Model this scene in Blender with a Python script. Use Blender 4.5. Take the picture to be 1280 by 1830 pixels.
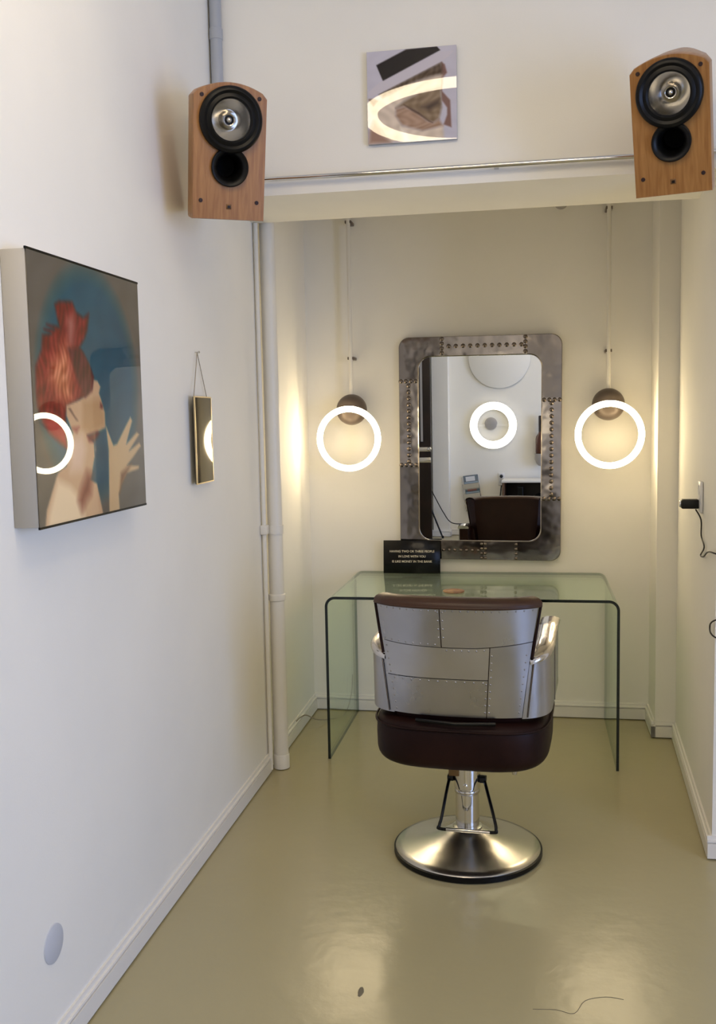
import bpy, bmesh, math, random
from mathutils import Vector, Matrix
random.seed(7)
for o in list(bpy.data.objects): bpy.data.objects.remove(o)
sc = bpy.context.scene
COL = sc.collection

# ---------------------------------------------------------------- camera
cam_d = bpy.data.cameras.new('camera'); cam = bpy.data.objects.new('camera', cam_d); COL.objects.link(cam)
cam_d.sensor_fit = 'HORIZONTAL'; cam_d.sensor_width = 36.0; cam_d.lens = 1754.0 / 1280.0 * 36.0
cam_d.clip_start = .05
_r = Vector((0.98422897, 0.17580115, -0.01967961)); _d = Vector((-0.00215416, -0.09932843, -0.99505237)); _f = Vector((-0.1768861, 0.97940177, -0.09738321))
m = Matrix((( _r.x, -_d.x, -_f.x, 1.1468), (_r.y, -_d.y, -_f.y, -4.9545), (_r.z, -_d.z, -_f.z, 1.539), (0, 0, 0, 1)))
cam.matrix_world = m
sc.camera = cam

# ---------------------------------------------------------------- world, daylight, exposure
w = bpy.data.worlds.new('world'); sc.world = w; w.use_nodes = True
w.node_tree.nodes['Background'].inputs[0].default_value = (.62, .76, 1, 1)
w.node_tree.nodes['Background'].inputs[1].default_value = 1.0
DAY = bpy.data.lights.new('window_daylight', 'AREA'); DAY.shape = 'RECTANGLE'; DAY.size = 2.6; DAY.size_y = 1.7
DAY.energy = 125; DAY.color = (.37, .51, 1.0)
dl = bpy.data.objects.new('window_daylight', DAY); COL.objects.link(dl)
dl.location = (4.16, -4.5, 1.10); dl.rotation_euler = (0, math.radians(90), 0)
sc.view_settings.view_transform = 'Standard'; sc.view_settings.look = 'None'
sc.view_settings.gamma = 1; sc.view_settings.use_curve_mapping = False
sc.view_settings.exposure = 0.0
try:
    sc.cycles.use_denoising = True
except Exception: pass
PENDANT_E = 31.0      # niche ring lamps
WALLRING_E = 5.0     # ring lamp on the opposite wall
CEILRING_E = 20.0      # big ring chandeliers in the main room
WARM = (1.0, .80, .49)

# ---------------------------------------------------------------- materials
def lin(c):
    return tuple((x / 12.92 if x <= .04045 else ((x + .055) / 1.055) ** 2.4) for x in c)
def srgb(r, g, b): return lin((r / 255, g / 255, b / 255))
def mat(name, col, rough=.5, metal=0, spec=.5, coat=0, bump=None, noise=None, emit=None):
    """bump=(scale, strength, distance, detail)  noise=(scale, colour2, lo, hi)"""
    M = bpy.data.materials.new(name); M.use_nodes = True; nt = M.node_tree; B = nt.nodes['Principled BSDF']
    B.inputs['Base Color'].default_value = (*col, 1); B.inputs['Roughness'].default_value = rough
    B.inputs['Metallic'].default_value = metal; B.inputs['Specular IOR Level'].default_value = spec
    B.inputs['Coat Weight'].default_value = coat; B.inputs['Coat Roughness'].default_value = .05
    tc = nt.nodes.new('ShaderNodeTexCoord')
    if noise:
        n = nt.nodes.new('ShaderNodeTexNoise'); n.inputs['Scale'].default_value = noise[0]; n.inputs['Detail'].default_value = 6
        nt.links.new(tc.outputs['Object'], n.inputs['Vector'])
        r = nt.nodes.new('ShaderNodeMapRange'); r.inputs[1].default_value = noise[2]; r.inputs[2].default_value = noise[3]
        nt.links.new(n.outputs['Fac'], r.inputs[0])
        mx = nt.nodes.new('ShaderNodeMix'); mx.data_type = 'RGBA'
        mx.inputs[6].default_value = (*col, 1); mx.inputs[7].default_value = (*noise[1], 1)
        nt.links.new(r.outputs[0], mx.inputs[0]); nt.links.new(mx.outputs[2], B.inputs['Base Color'])
    if bump:
        n = nt.nodes.new('ShaderNodeTexNoise'); n.inputs['Scale'].default_value = bump[0]; n.inputs['Detail'].default_value = bump[3]
        nt.links.new(tc.outputs['Object'], n.inputs['Vector'])
        b = nt.nodes.new('ShaderNodeBump'); b.inputs['Strength'].default_value = bump[1]; b.inputs['Distance'].default_value = bump[2]
        nt.links.new(n.outputs['Fac'], b.inputs['Height']); nt.links.new(b.outputs[0], B.inputs['Normal'])
    if emit:
        B.inputs['Emission Color'].default_value = (*emit[0], 1); B.inputs['Emission Strength'].default_value = emit[1]
    return M

M = {}
M['wall'] = mat('wall_paint', (.90, .872, .785), .75, spec=.25, bump=(190, .10, .002, 4), noise=(3, (.87, .845, .765), .35, .7))
M['trim'] = mat('trim_paint', (.82, .79, .72), .4, spec=.4, bump=(40, .08, .002, 2))
M['pipe'] = mat('pipe_paint', (.80, .77, .68), .42, bump=(25, .10, .002, 2))
M['duct'] = mat('conduit_grey', (.40, .42, .45), .45)
M['ceil'] = mat('ceiling_paint', (.72, .72, .72), .8)
M['black'] = mat('black_plastic', (.006, .006, .006), .4, spec=.3)
M['rubber'] = mat('black_rubber', (.003, .003, .003), .35, spec=.22, bump=(60, .05, .001, 2))
M['gloss_black'] = mat('gloss_black', (.003, .003, .003), .2, spec=.25)
M['chrome'] = mat('chrome', (.74, .73, .71), .10, 1)
M['steel'] = mat('brushed_steel', (.62, .60, .56), .22, 1, bump=(14, .05, .003, 2))
M['cone'] = mat('cone_metal', (.58, .55, .50), .15, 1)
M['leather'] = mat('brown_leather', (.012, .0032, .0022), .5, spec=.16, bump=(55, .22, .002, 6), noise=(5, (.022, .007, .0045), .4, .7))
M['leather_tan'] = mat('tan_leather', (.060, .024, .010), .38, spec=.4, bump=(55, .2, .002, 6), noise=(7, (.036, .014, .006), .35, .7))
M['cord'] = mat('cord_black', (.012, .011, .010), .5)
M['white_plastic'] = mat('white_plastic', (.78, .77, .74), .35)
M['cover'] = mat('cover_grey', (.56, .58, .62), .5)
M['edge'] = mat('glass_edge_dark', (.004, .010, .008), .12)
M['brass'] = mat('brass', (.72, .58, .33), .28, 1)
M['string'] = mat('string', (.30, .25, .17), .8)
M['lampbody'] = mat('lamp_grey', (.135, .105, .085), .42, .35)
M['darkwood'] = mat('dark_wood', (.010, .005, .003), .4, spec=.3, noise=(6, (.018, .008, .005), .4, .7))
M['midwood'] = mat('mid_wood', (.10, .045, .018), .4)
M['bottle'] = mat('brown_bottle', (.085, .026, .012), .25)
M['bottle_dark'] = mat('bottle_cap', (.014, .006, .005), .3)
M['stone'] = mat('grey_cup', (.36, .34, .32), .6)
M['frame_side'] = mat('canvas_side', srgb(186, 180, 168), .6)
M['oval'] = mat('coaster_wood', (.38, .22, .10), .5, noise=(30, (.20, .09, .04), .45, .6))
M['lettering'] = mat('lettering', (.72, .66, .50), .5)
M['scuff'] = mat('scuff', (.17, .145, .09), .7)

def wood_veneer():
    X = mat('beech_veneer', (.36, .185, .070), .38, coat=.15); nt = X.node_tree; B = nt.nodes['Principled BSDF']
    tc = nt.nodes.new('ShaderNodeTexCoord'); mp = nt.nodes.new('ShaderNodeMapping'); mp.inputs['Scale'].default_value = (38, 6, 3.2)
    n = nt.nodes.new('ShaderNodeTexNoise'); n.inputs['Scale'].default_value = 2.4; n.inputs['Detail'].default_value = 8; n.inputs['Distortion'].default_value = .6
    cr = nt.nodes.new('ShaderNodeValToRGB'); e = cr.color_ramp.elements
    e[0].position = .32; e[0].color = (.26, .108, .026, 1); e[1].position = .68; e[1].color = (.38, .182, .052, 1)
    nt.links.new(tc.outputs['Object'], mp.inputs[0]); nt.links.new(mp.outputs[0], n.inputs['Vector'])
    nt.links.new(n.outputs['Fac'], cr.inputs[0]); nt.links.new(cr.outputs[0], B.inputs['Base Color'])
    return X
M['veneer'] = wood_veneer()

def aluminium(name, base, rough, seed, bscale=3.5, bstr=.25):
    X = mat(name, base, rough, 1); nt = X.node_tree; B = nt.nodes['Principled BSDF']
    tc = nt.nodes.new('ShaderNodeTexCoord'); mp = nt.nodes.new('ShaderNodeMapping'); mp.inputs['Location'].default_value = (seed, seed * 2.1, seed * .7)
    n = nt.nodes.new('ShaderNodeTexNoise'); n.inputs['Scale'].default_value = 6; n.inputs['Detail'].default_value = 3
    nt.links.new(tc.outputs['Object'], mp.inputs[0]); nt.links.new(mp.outputs[0], n.inputs['Vector'])
    r = nt.nodes.new('ShaderNodeMapRange'); r.inputs[1].default_value = .25; r.inputs[2].default_value = .8
    r.inputs[3].default_value = rough * .75; r.inputs[4].default_value = rough * 1.5
    nt.links.new(n.outputs['Fac'], r.inputs[0]); nt.links.new(r.outputs[0], B.inputs['Roughness'])
    mx = nt.nodes.new('ShaderNodeMix'); mx.data_type = 'RGBA'; mx.inputs[6].default_value = (*base, 1)
    mx.inputs[7].default_value = tuple(c * .80 for c in base) + (1,)
    n2 = nt.nodes.new('ShaderNodeTexNoise'); n2.inputs['Scale'].default_value = 4; n2.inputs['Detail'].default_value = 4
    nt.links.new(mp.outputs[0], n2.inputs['Vector']); r2 = nt.nodes.new('ShaderNodeMapRange'); r2.inputs[1].default_value = .30; r2.inputs[2].default_value = .75
    nt.links.new(n2.outputs['Fac'], r2.inputs[0]); nt.links.new(r2.outputs[0], mx.inputs[0]); nt.links.new(mx.outputs[2], B.inputs['Base Color'])
    n3 = nt.nodes.new('ShaderNodeTexNoise'); n3.inputs['Scale'].default_value = bscale; n3.inputs['Detail'].default_value = 2
    nt.links.new(mp.outputs[0], n3.inputs['Vector']); b = nt.nodes.new('ShaderNodeBump'); b.inputs['Strength'].default_value = bstr; b.inputs['Distance'].default_value = .02
    nt.links.new(n3.outputs['Fac'], b.inputs['Height']); nt.links.new(b.outputs[0], B.inputs['Normal'])
    return X
ALU = [aluminium('aluminium_sheet_%d' % i, (.46 + .04 * (i % 3), .46 + .04 * (i % 3), .48 + .04 * (i % 3)), .30, i * 3.3) for i in range(5)]
ALUF = [aluminium('aluminium_frame_%d' % i, (.27 + .17 * (i % 2), .238 + .155 * (i % 2), .208 + .14 * (i % 2)), .14, i * 5.7 + 1, 7, .36) for i in range(4)]
M['polished'] = aluminium('polished_aluminium', (.74, .71, .68), .13, 9, 8, .12)
M['rivet_light'] = mat('small_rivet', (.36, .35, .34), .3, 1)
M['rivet'] = mat('rivet', (.20, .17, .15), .25, 1)

def floor_mat():
    X = mat('floor_coating', (.235, .215, .135), .3, spec=.5); nt = X.node_tree; B = nt.nodes['Principled BSDF']
    tc = nt.nodes.new('ShaderNodeTexCoord')
    n = nt.nodes.new('ShaderNodeTexNoise'); n.inputs['Scale'].default_value = 1.6; n.inputs['Detail'].default_value = 7
    nt.links.new(tc.outputs['Object'], n.inputs['Vector'])
    mx = nt.nodes.new('ShaderNodeMix'); mx.data_type = 'RGBA'; mx.inputs[6].default_value = (.44, .385, .215, 1); mx.inputs[7].default_value = (.39, .342, .190, 1)
    nt.links.new(n.outputs['Fac'], mx.inputs[0]); nt.links.new(mx.outputs[2], B.inputs['Base Color'])
    r = nt.nodes.new('ShaderNodeMapRange'); r.inputs[3].default_value = .17; r.inputs[4].default_value = .27
    nt.links.new(n.outputs['Fac'], r.inputs[0]); nt.links.new(r.outputs[0], B.inputs['Roughness'])
    n2 = nt.nodes.new('ShaderNodeTexNoise'); n2.inputs['Scale'].default_value = 13; n2.inputs['Detail'].default_value = 8
    nt.links.new(tc.outputs['Object'], n2.inputs['Vector']); b = nt.nodes.new('ShaderNodeBump'); b.inputs['Strength'].default_value = .16; b.inputs['Distance'].default_value = .01
    nt.links.new(n2.outputs['Fac'], b.inputs['Height']); nt.links.new(b.outputs[0], B.inputs['Normal'])
    return X
M['floor'] = floor_mat()

def clear_glass(name, tint):
    """thin architectural glass: fresnel mix of tinted transparency and mirror reflection"""
    X = bpy.data.materials.new(name); X.use_nodes = True; nt = X.node_tree
    for n in list(nt.nodes): nt.nodes.remove(n)
    out = nt.nodes.new('ShaderNodeOutputMaterial'); tr = nt.nodes.new('ShaderNodeBsdfTransparent'); tr.inputs[0].default_value = (*tint, 1)
    gl = nt.nodes.new('ShaderNodeBsdfGlossy'); gl.inputs['Roughness'].default_value = .005; gl.inputs[0].default_value = (.94, 1, .95, 1)
    ge = nt.nodes.new('ShaderNodeNewGeometry'); mr = nt.nodes.new('ShaderNodeMapRange'); mr.inputs[3].default_value = 1.5; mr.inputs[4].default_value = 1 / 1.5
    fr = nt.nodes.new('ShaderNodeFresnel'); mx = nt.nodes.new('ShaderNodeMixShader')
    nt.links.new(ge.outputs['Backfacing'], mr.inputs[0]); nt.links.new(mr.outputs[0], fr.inputs['IOR'])
    nt.links.new(fr.outputs[0], mx.inputs[0]); nt.links.new(tr.outputs[0], mx.inputs[1]); nt.links.new(gl.outputs[0], mx.inputs[2])
    nt.links.new(mx.outputs[0], out.inputs[0])
    return X
M['glass'] = clear_glass('green_tint_glass', (.92, .972, .915))
M['pane'] = clear_glass('window_pane', (.97, .985, .98))
M['mirror'] = mat('mirror_silver', (.90, .92, .91), 0.0, 1)
M['mirror_dark'] = mat('smoked_mirror', (.11, .10, .075), .03, 1)
def glow(name, col, e): 
    return mat(name, (.9, .88, .82), .4, emit=(col, e))
M['ring_warm'] = glow('ring_glow', WARM, PENDANT_E)
M['ring_wall'] = glow('wall_ring_glow', (1, .90, .72), WALLRING_E)
M['ring_ceil_dim'] = glow('ceiling_ring_dim', (1, .81, .54), CEILRING_E * .3)
M['ring_ceil_fill'] = glow('ceiling_ring_fill', (1, .81, .54), CEILRING_E * .85)  # glow of the added fill ring behind the camera
M['ring_ceil'] = glow('ceiling_ring_glow', (1, .81, .54), CEILRING_E)

# ---------------------------------------------------------------- mesh helpers
def link(name, verts, faces, material, parent=None, smooth=False, mats=None, midx=None):
    me = bpy.data.meshes.new(name); me.from_pydata([tuple(v) for v in verts], [], faces)
    for mm in (mats or [material]): me.materials.append(mm)
    if midx: me.polygons.foreach_set('material_index', midx)
    if smooth: me.polygons.foreach_set('use_smooth', [True] * len(me.polygons))
    me.update(); o = bpy.data.objects.new(name, me); COL.objects.link(o)
    if parent: o.parent = parent
    return o
def fix(o):
    bm = bmesh.new(); bm.from_mesh(o.data); bmesh.ops.recalc_face_normals(bm, faces=bm.faces); bm.to_mesh(o.data); bm.free(); return o
def auto(o, ang=40):
    a = math.radians(ang); bm = bmesh.new(); bm.from_mesh(o.data)
    for f in bm.faces: f.smooth = True
    for e in bm.edges:
        if len(e.link_faces) == 2 and e.calc_face_angle(0) > a: e.smooth = False
    bm.to_mesh(o.data); bm.free(); return o
def tag(o, label=None, cat=None, group=None, kind=None):
    if label: o['label'] = label
    if cat: o['category'] = cat
    if group: o['group'] = group
    if kind: o['kind'] = kind
    return o
def thing(name, label, cat, loc=(0, 0, 0), rot=(0, 0, 0), group=None):
    o = bpy.data.objects.new(name, None); COL.objects.link(o); o.location = loc; o.rotation_euler = rot; o.empty_display_size = .05
    return tag(o, label, cat, group)
def box(name, a, b, material, parent=None, bevel=0, seg=2):
    bm = bmesh.new(); bmesh.ops.create_cube(bm, size=1)
    for v in bm.verts: v.co = Vector([(a[i] + b[i]) / 2 + v.co[i] * (b[i] - a[i]) for i in range(3)])
    if bevel: bmesh.ops.bevel(bm, geom=bm.edges[:], offset=bevel, segments=seg, affect='EDGES', profile=.5)
    me = bpy.data.meshes.new(name); bm.to_mesh(me); bm.free(); me.materials.append(material)
    o = bpy.data.objects.new(name, me); COL.objects.link(o); o.parent = parent
    if bevel: auto(o, 50)
    return o
def boxes_geo(bl):
    V, F = [], []
    for a, b in bl:
        i = len(V); V += [(x, y, z) for x in (a[0], b[0]) for y in (a[1], b[1]) for z in (a[2], b[2])]
        F += [tuple(i + k for k in f) for f in ((0, 1, 3, 2), (4, 6, 7, 5), (0, 4, 5, 1), (2, 3, 7, 6), (0, 2, 6, 4), (1, 5, 7, 3))]
    return V, F
def prism(name, poly, z0, z1, material, parent=None):
    n = len(poly); V = [(x, y, z0) for x, y in poly] + [(x, y, z1) for x, y in poly]
    F = [tuple(range(n))[::-1], tuple(range(n, 2 * n))] + [(i, (i + 1) % n, n + (i + 1) % n, n + i) for i in range(n)]
    return fix(link(name, V, F, material, parent))
def lathe_geo(prof, n=48, axis='Z', c=(0, 0, 0)):
    V, F = [], []
    for r, h in prof:
        for k in range(n):
            t = 2 * math.pi * k / n
            if axis == 'Z': V.append((c[0] + r * math.cos(t), c[1] + r * math.sin(t), c[2] + h))
            elif axis == 'Y': V.append((c[0] + r * math.cos(t), c[1] + h, c[2] + r * math.sin(t)))
            else: V.append((c[0] + h, c[1] + r * math.cos(t), c[2] + r * math.sin(t)))
    for j in range(len(prof) - 1):
        for k in range(n): F.append((j * n + k, j * n + (k + 1) % n, (j + 1) * n + (k + 1) % n, (j + 1) * n + k))
    return V, F
def lathe(name, prof, material, parent=None, n=48, axis='Z', c=(0, 0, 0), ang=40):
    V, F = lathe_geo(prof, n, axis, c); o = link(name, V, F, material, parent)
    bm = bmesh.new(); bm.from_mesh(o.data); bmesh.ops.remove_doubles(bm, verts=bm.verts, dist=1e-6); bmesh.ops.recalc_face_normals(bm, faces=bm.faces); bm.to_mesh(o.data); bm.free()
    return auto(o, ang)
def tube_geo(pts, r, n=10, closed=False):
    pts = [Vector(p) for p in pts]; L = len(pts); V, F = [], []
    def tang(i):
        if closed: return (pts[(i + 1) % L] - pts[i - 1]).normalized()
        return (pts[min(i + 1, L - 1)] - pts[max(i - 1, 0)]).normalized()
    t = tang(0); u = t.orthogonal().normalized()
    for i in range(L):
        t2 = tang(i); u = (u - t2 * u.dot(t2)).normalized(); v = t2.cross(u)
        rr = r[i] if isinstance(r, (list, tuple)) else r
        V += [tuple(pts[i] + (u * math.cos(2 * math.pi * k / n) + v * math.sin(2 * math.pi * k / n)) * rr) for k in range(n)]
    for i in range(L if closed else L - 1):
        for k in range(n): j = (i + 1) % L; F.append((i * n + k, i * n + (k + 1) % n, j * n + (k + 1) % n, j * n + k))
    if not closed: F += [tuple(range(n))[::-1], tuple(range((L - 1) * n, L * n))]
    return V, F
def tube(name, pts, r, material, parent=None, n=10, closed=False):
    V, F = tube_geo(pts, r, n, closed); return auto(fix(link(name, V, F, material, parent)), 60)
def smooth_path(P, k=8):
    P = [Vector(p) for p in P]; out = []
    for i in range(len(P) - 1):
        a, b, c, d = P[max(i - 1, 0)], P[i], P[i + 1], P[min(i + 2, len(P) - 1)]
        for j in range(k):
            t = j / k; out.append(.5 * ((2 * b) + (c - a) * t + (2 * a - 5 * b + 4 * c - d) * t * t + (3 * b - a - 3 * c + d) * t ** 3))
    out.append(P[-1]); return out
def torus(name, c, R, r, material, parent=None, plane='XZ', n=72, m=16):
    pts = []
    for k in range(n):
        t = 2 * math.pi * k / n; a, b = R * math.cos(t), R * math.sin(t)
        pts.append((c[0] + a, c[1], c[2] + b) if plane == 'XZ' else (c[0] + a, c[1] + b, c[2]))
    V, F = tube_geo(pts, r, m, True); return fix(link(name, V, F, material, parent, smooth=True))
def struct(o): return tag(o, kind='structure')

# ================================================================ THE SETTING
CEIL = 3.6
def plank(name, bl, material): V, F = boxes_geo(bl); return struct(link(name, V, F, material))
struct(box('floor', (-1.8, -7.1, -.1), (4.1, .15, 0), M['floor']))
plank('ceiling', [((-1.8, -7.1, CEIL), (4.1, .15, CEIL + .1))], M['ceil'])
wl = plank('wall_left', [((-.15, -3.3, 0), (0, .15, CEIL))], M['wall'])
wb = plank('wall_back', [((0, 0, 0), (2.2, .15, CEIL))], M['wall'])
# right side of the niche: pilaster and a wall that runs slightly askew
wr = struct(prism('wall_right', [(1.705, 0), (1.705, -.27), (1.797, -.27), (1.745, -1.55), (4.0, -1.55), (4.0, 0)], 0, 2.341, M['wall']))
struct(prism('wall_right_upper', [(1.705, 0), (1.705, -.27), (1.797, -.27), (1.7704, -.925), (2.2, -.925), (2.2, 0)], 2.341, 2.95, M['wall']))
# header beam with its soffit
wh = plank('wall_header', [((0, -1.40, 2.342), (4.0, -.925, CEIL))], M['wall'])
plank('wall_niche_ceiling', [((0, -.925, 2.95), (2.2, 0, 3.05))], M['ceil'])
plank('wall_opposite', [((-1.8, -7.05, 0), (4.1, -6.9, CEIL))], M['wall'])
wp = plank('wall_pillar', [((-.285, -6.9, 0), (-.095, -6.74, CEIL))], M['wall'])
plank('wall_entry', [((-1.8, -7.0, 0), (-1.65, -3.15, CEIL)), ((-1.65, -3.3, 0), (-.15, -3.15, CEIL))], M['wall'])
# window wall with one large opening
plank('wall_window', [((4.0, -7.0, 0), (4.12, -6.0, CEIL)), ((4.0, -3.0, 0), (4.12, .15, CEIL)), ((4.0, -6.0, 0), (4.12, -3.0, .35)), ((4.0, -6.0, 2.6), (4.12, -3.0, CEIL))], M['wall'])
win = thing('window_1', 'large shop window in white frame', 'window', (4.0, -4.5, .35)); tag(win, kind='structure'); del win['category']
V, F = boxes_geo([((.02, -1.5, 0), (.08, -1.43, 2.25)), ((.02, 1.43, 0), (.08, 1.5, 2.25)), ((.02, -1.43, 0), (.08, 1.43, .07)), ((.02, -1.43, 2.18), (.08, 1.43, 2.25)), ((.02, -.035, .07), (.08, .035, 2.18))])
link('window_frame', V, F, M['trim'], win)
for s in (-1.43, .035): box('pane', (.045, s, .07), (.052, s + 1.395, 2.18), M['pane'], win)

def baseboard(name, a, b, nrm, h=.082, th=.018):
    """moulded skirting along a->b, standing on the side the normal points to"""
    a, b, n = Vector((*a, 0)), Vector((*b, 0)), Vector((*nrm, 0)).normalized()
    prof = [(0, .006), (th, .006), (th, h * .70), (th * .50, h * .715), (th * .50, h * .755), (th * .92, h * .77), (th * .86, h * .84), (th * .50, h * .855), (th * .38, h), (0, h)]
    V = [tuple(a + n * p + Vector((0, 0, z))) for p, z in prof] + [tuple(b + n * p + Vector((0, 0, z))) for p, z in prof]; k = len(prof)
    F = [(i, (i + 1) % k, k + (i + 1) % k, k + i) for i in range(k)] + [tuple(range(k))[::-1], tuple(range(k, 2 * k))]
    return struct(fix(link(name, V, F, M['trim'])))
baseboard('baseboard_left', (.0, -3.3), (0, -.925), (1, 0))
baseboard('baseboard_niche_left', (.0, -.835), (0, -.018), (1, 0))
baseboard('baseboard_back', (0, 0), (1.69, 0), (0, -1))
baseboard('baseboard_pilaster_side', (1.705, -.0), (1.705, -.288), (-1, 0))
baseboard('baseboard_pilaster_front', (1.687, -.27), (1.797, -.27), (0, -1))
baseboard('baseboard_right', (1.797, -.288), (1.745, -1.55), (-.9992, .0406))
baseboard('baseboard_right_front', (1.728, -1.55), (4.0, -1.55), (0, -1))
baseboard('baseboard_opposite', (-.095, -6.9), (4.0, -6.9), (0, 1))
baseboard('baseboard_pillar', (-.303, -6.74), (-.077, -6.74), (0, 1))
baseboard('baseboard_pillar_side', (-.095, -6.9), (-.095, -6.722), (1, 0))

# chipped spot and hairline crack in the floor coating
fl = bpy.data.objects['floor']
V, F = lathe_geo([(.0, .0012), (.012, .0012), (.016, .0002)], 9)
o = link('floor_chip', [(x * .55 * (.7 + .5 * ((i * 37) % 10) / 10) + .685, y * 1.5 - 2.50, z) for i, (x, y, z) in enumerate(V)], F, M['scuff'], fl)
tube('floor_crack', smooth_path([(1.14, -2.512, .0004), (1.20, -2.506, .0004), (1.245, -2.515, .0004), (1.275, -2.455, .0004), (1.33, -2.43, .0004), (1.375, -2.435, .0004)], 4), .0008, M['scuff'], fl, 5)

# ================================================================ PIPES AND FIXED RUNS
t = thing('drain_pipe', 'thick white vertical pipe on the left wall under the beam', 'pipe', (.047, -.882, 0))
tube('pipe_body', [(0, 0, .003), (0, 0, .77), (0, 0, 1.07), (0, 0, 2.945)], .0325, M['pipe'], t, 28)
lathe('coupling', [(.0325, -.016), (.037, -.013), (.0385, 0), (.037, .012), (.0325, .016)], M['pipe'], t, 28, c=(0, 0, .765))
lathe('clamp', [(.033, -.018), (.0365, -.018), (.0365, .018), (.033, .018)], M['pipe'], t, 28, c=(0, 0, 1.06))
lathe('pipe_foot', [(.0325, 0), (.035, .001), (.035, .06), (.0325, .064)], M['pipe'], t, 28, c=(0, 0, .003))
t = thing('supply_pipe', 'thin white vertical pipe beside the thick white pipe', 'pipe', (.014, -.938, 0))
tube('pipe_body', [(0, 0, .012), (0, 0, 1.2), (0, 0, 2.340)], .0095, M['pipe'], t, 14)
box('pipe_clamp', (-.013, -.02, 1.045), (.016, .022, 1.085), M['pipe'], t, .003)
t = thing('grey_conduit', 'grey metal conduit running up the corner above the left speaker', 'conduit', (.026, -1.426, 2.45))
tube('conduit_tube', [(0, 0, 0), (0, 0, .5), (0, 0, 1.149)], .0215, M['duct'], t, 18)
lathe('sleeve', [(.0215, -.02), (.024, -.018), (.024, .018), (.0215, .02)], M['duct'], t, 18, c=(0, 0, .46))
# steel rail along the bottom of the header
t = thing('curtain_rail', 'long thin steel rail running along the header beam between the speakers', 'rail', (.02, -1.432, 2.392))
tube('rail_tube', [(0, 0, 0), (1, 0, 0), (2.3, 0, 0)], .0085, M['chrome'], t, 16)
for x in (.12, 1.0, 1.75): box('rail_bracket', (x - .008, .004, -.008), (x + .008, .034, .008), M['steel'], t)
t = thing('ceiling_fitting', 'small grey fitting on the back wall just under the beam edge', 'fitting', (1.277, 0, 2.545))
lathe('fitting_body', [(0, -.045), (.022, -.045), (.032, -.036), (.034, -.004), (.034, 0)], M['stone'], t, 24, axis='Y')
# round blank cover on the left wall
lo = lathe('wall_cover', [(0, .006), (.040, .006), (.0465, .003), (.047, 0)], M['cover'], None, 40, axis='X')
lo.location = (0, -2.865, .285); tag(lo, 'round pale grey blank cover low on the left wall', 'cover plate')

# ================================================================ GLASS DESK
def glass_desk():
    x0, x1, yf, yb, H, th, R = .228, 1.502, -.745, -.022, .742, .012, .045
    t = thing('glass_desk', 'clear bent glass waterfall desk standing against the back wall', 'desk', ((x0 + x1) / 2, (yf + yb) / 2, 0))
    hw, hd = (x1 - x0) / 2, (yb - yf) / 2
    def path(off):
        r = R - off; P = [(-hw + off, 0)]
        for k in range(9):
            a = math.pi - k * math.pi / 16; P.append((-hw + R + r * math.cos(a), H - R + r * math.sin(a)))
        for k in range(9):
            a = math.pi / 2 - k * math.pi / 16; P.append((hw - R + r * math.cos(a), H - R + r * math.sin(a)))
        P.append((hw - off, 0)); return P
    A, B = path(0), path(th); n = len(A); V = []
    for y in (-hd, hd): V += [(x, y, z + .001) for x, z in A] + [(x, y, z + .001) for x, z in B]
    F = []
    for i in range(n - 1):
        F += [(i, i + 1, 2 * n + i + 1, 2 * n + i), (n + i, 3 * n + i, 3 * n + i + 1, n + i + 1)]
    F += [(2 * n, 3 * n, n, 0), (n - 1, 2 * n - 1, 4 * n - 1, 3 * n - 1)]
    o = link('glass_sheet', V, F, M['glass'], t); auto(o, 30)
    for nm, y in (('front_edge', -hd), ('rear_edge', hd)):
        yy = y - .0008 if y < 0 else y + .0008; W = []
        for p in (A, B): W += [(x, y, z + .001) for x, z in p]
        for p in (A, B): W += [(x, yy, z + .001) for x, z in p]
        G = []
        for i in range(n - 1):
            G += [(i, i + 1, n + i + 1, n + i), (2 * n + i, 3 * n + i, 3 * n + i + 1, 2 * n + i + 1), (i, 2 * n + i, 2 * n + i + 1, i + 1), (n + i, n + i + 1, 3 * n + i + 1, 3 * n + i)]
        fix(link(nm, W, G, M['edge'] if y < 0 else M['edge_back'], t))
    for s in (-1, 1): box('foot_edge', (min(s * hw, s * (hw - th)) + .0003, -hd, .0002), (max(s * hw, s * (hw - th)) - .0003, hd, .0012), M['edge'], t)
    return t
M['edge_back'] = mat('glass_edge_green', (.055, .10, .055), .2)
glass_desk()

# sign on the desk
def font_mesh(name, body, size, material, parent, loc, rot=(math.pi / 2, 0, 0), width=None, ext=.0004, off=0):
    c = bpy.data.curves.new(name, 'FONT'); c.body = body; c.size = size; c.extrude = ext; c.align_x = 'CENTER'; c.align_y = 'CENTER'; c.offset = off
    o = bpy.data.objects.new(name, c); COL.objects.link(o); bpy.context.view_layer.update()
    me = bpy.data.meshes.new_from_object(o.evaluated_get(bpy.context.evaluated_depsgraph_get())); bpy.data.objects.remove(o)
    xs = [v.co.x for v in me.vertices]
    if width:
        k = width / (max(xs) - min(xs))
        for v in me.vertices: v.co.x *= k
    me.materials.clear(); me.materials.append(material); o = bpy.data.objects.new(name, me); COL.objects.link(o); o.parent = parent; o.location = loc; o.rotation_euler = rot
    return o
t = thing('black_sign', 'black sign card with three lines of pale lettering on the glass desk', 'sign', (.5375, -.085, .7435), (math.radians(-6), 0, math.radians(.6)))
box('card', (-.144, -.002, 0), (.144, .002, .166), M['gloss_black'], t, .0006, 1)
for i, (s, wd) in enumerate((('HAVING TWO OR THREE PEOPLE', .226), ('IN LOVE WITH YOU', .137), ('IS LIKE MONEY IN THE BANK', .203))):
    font_mesh('lettering', s, .0155, M['lettering'], t, (.001, -.0027, .110 - .0255 * i), width=wd, off=.0002)
box('foot', (-.05, .002, .0), (.05, .034, .004), M['black'], t)
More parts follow.
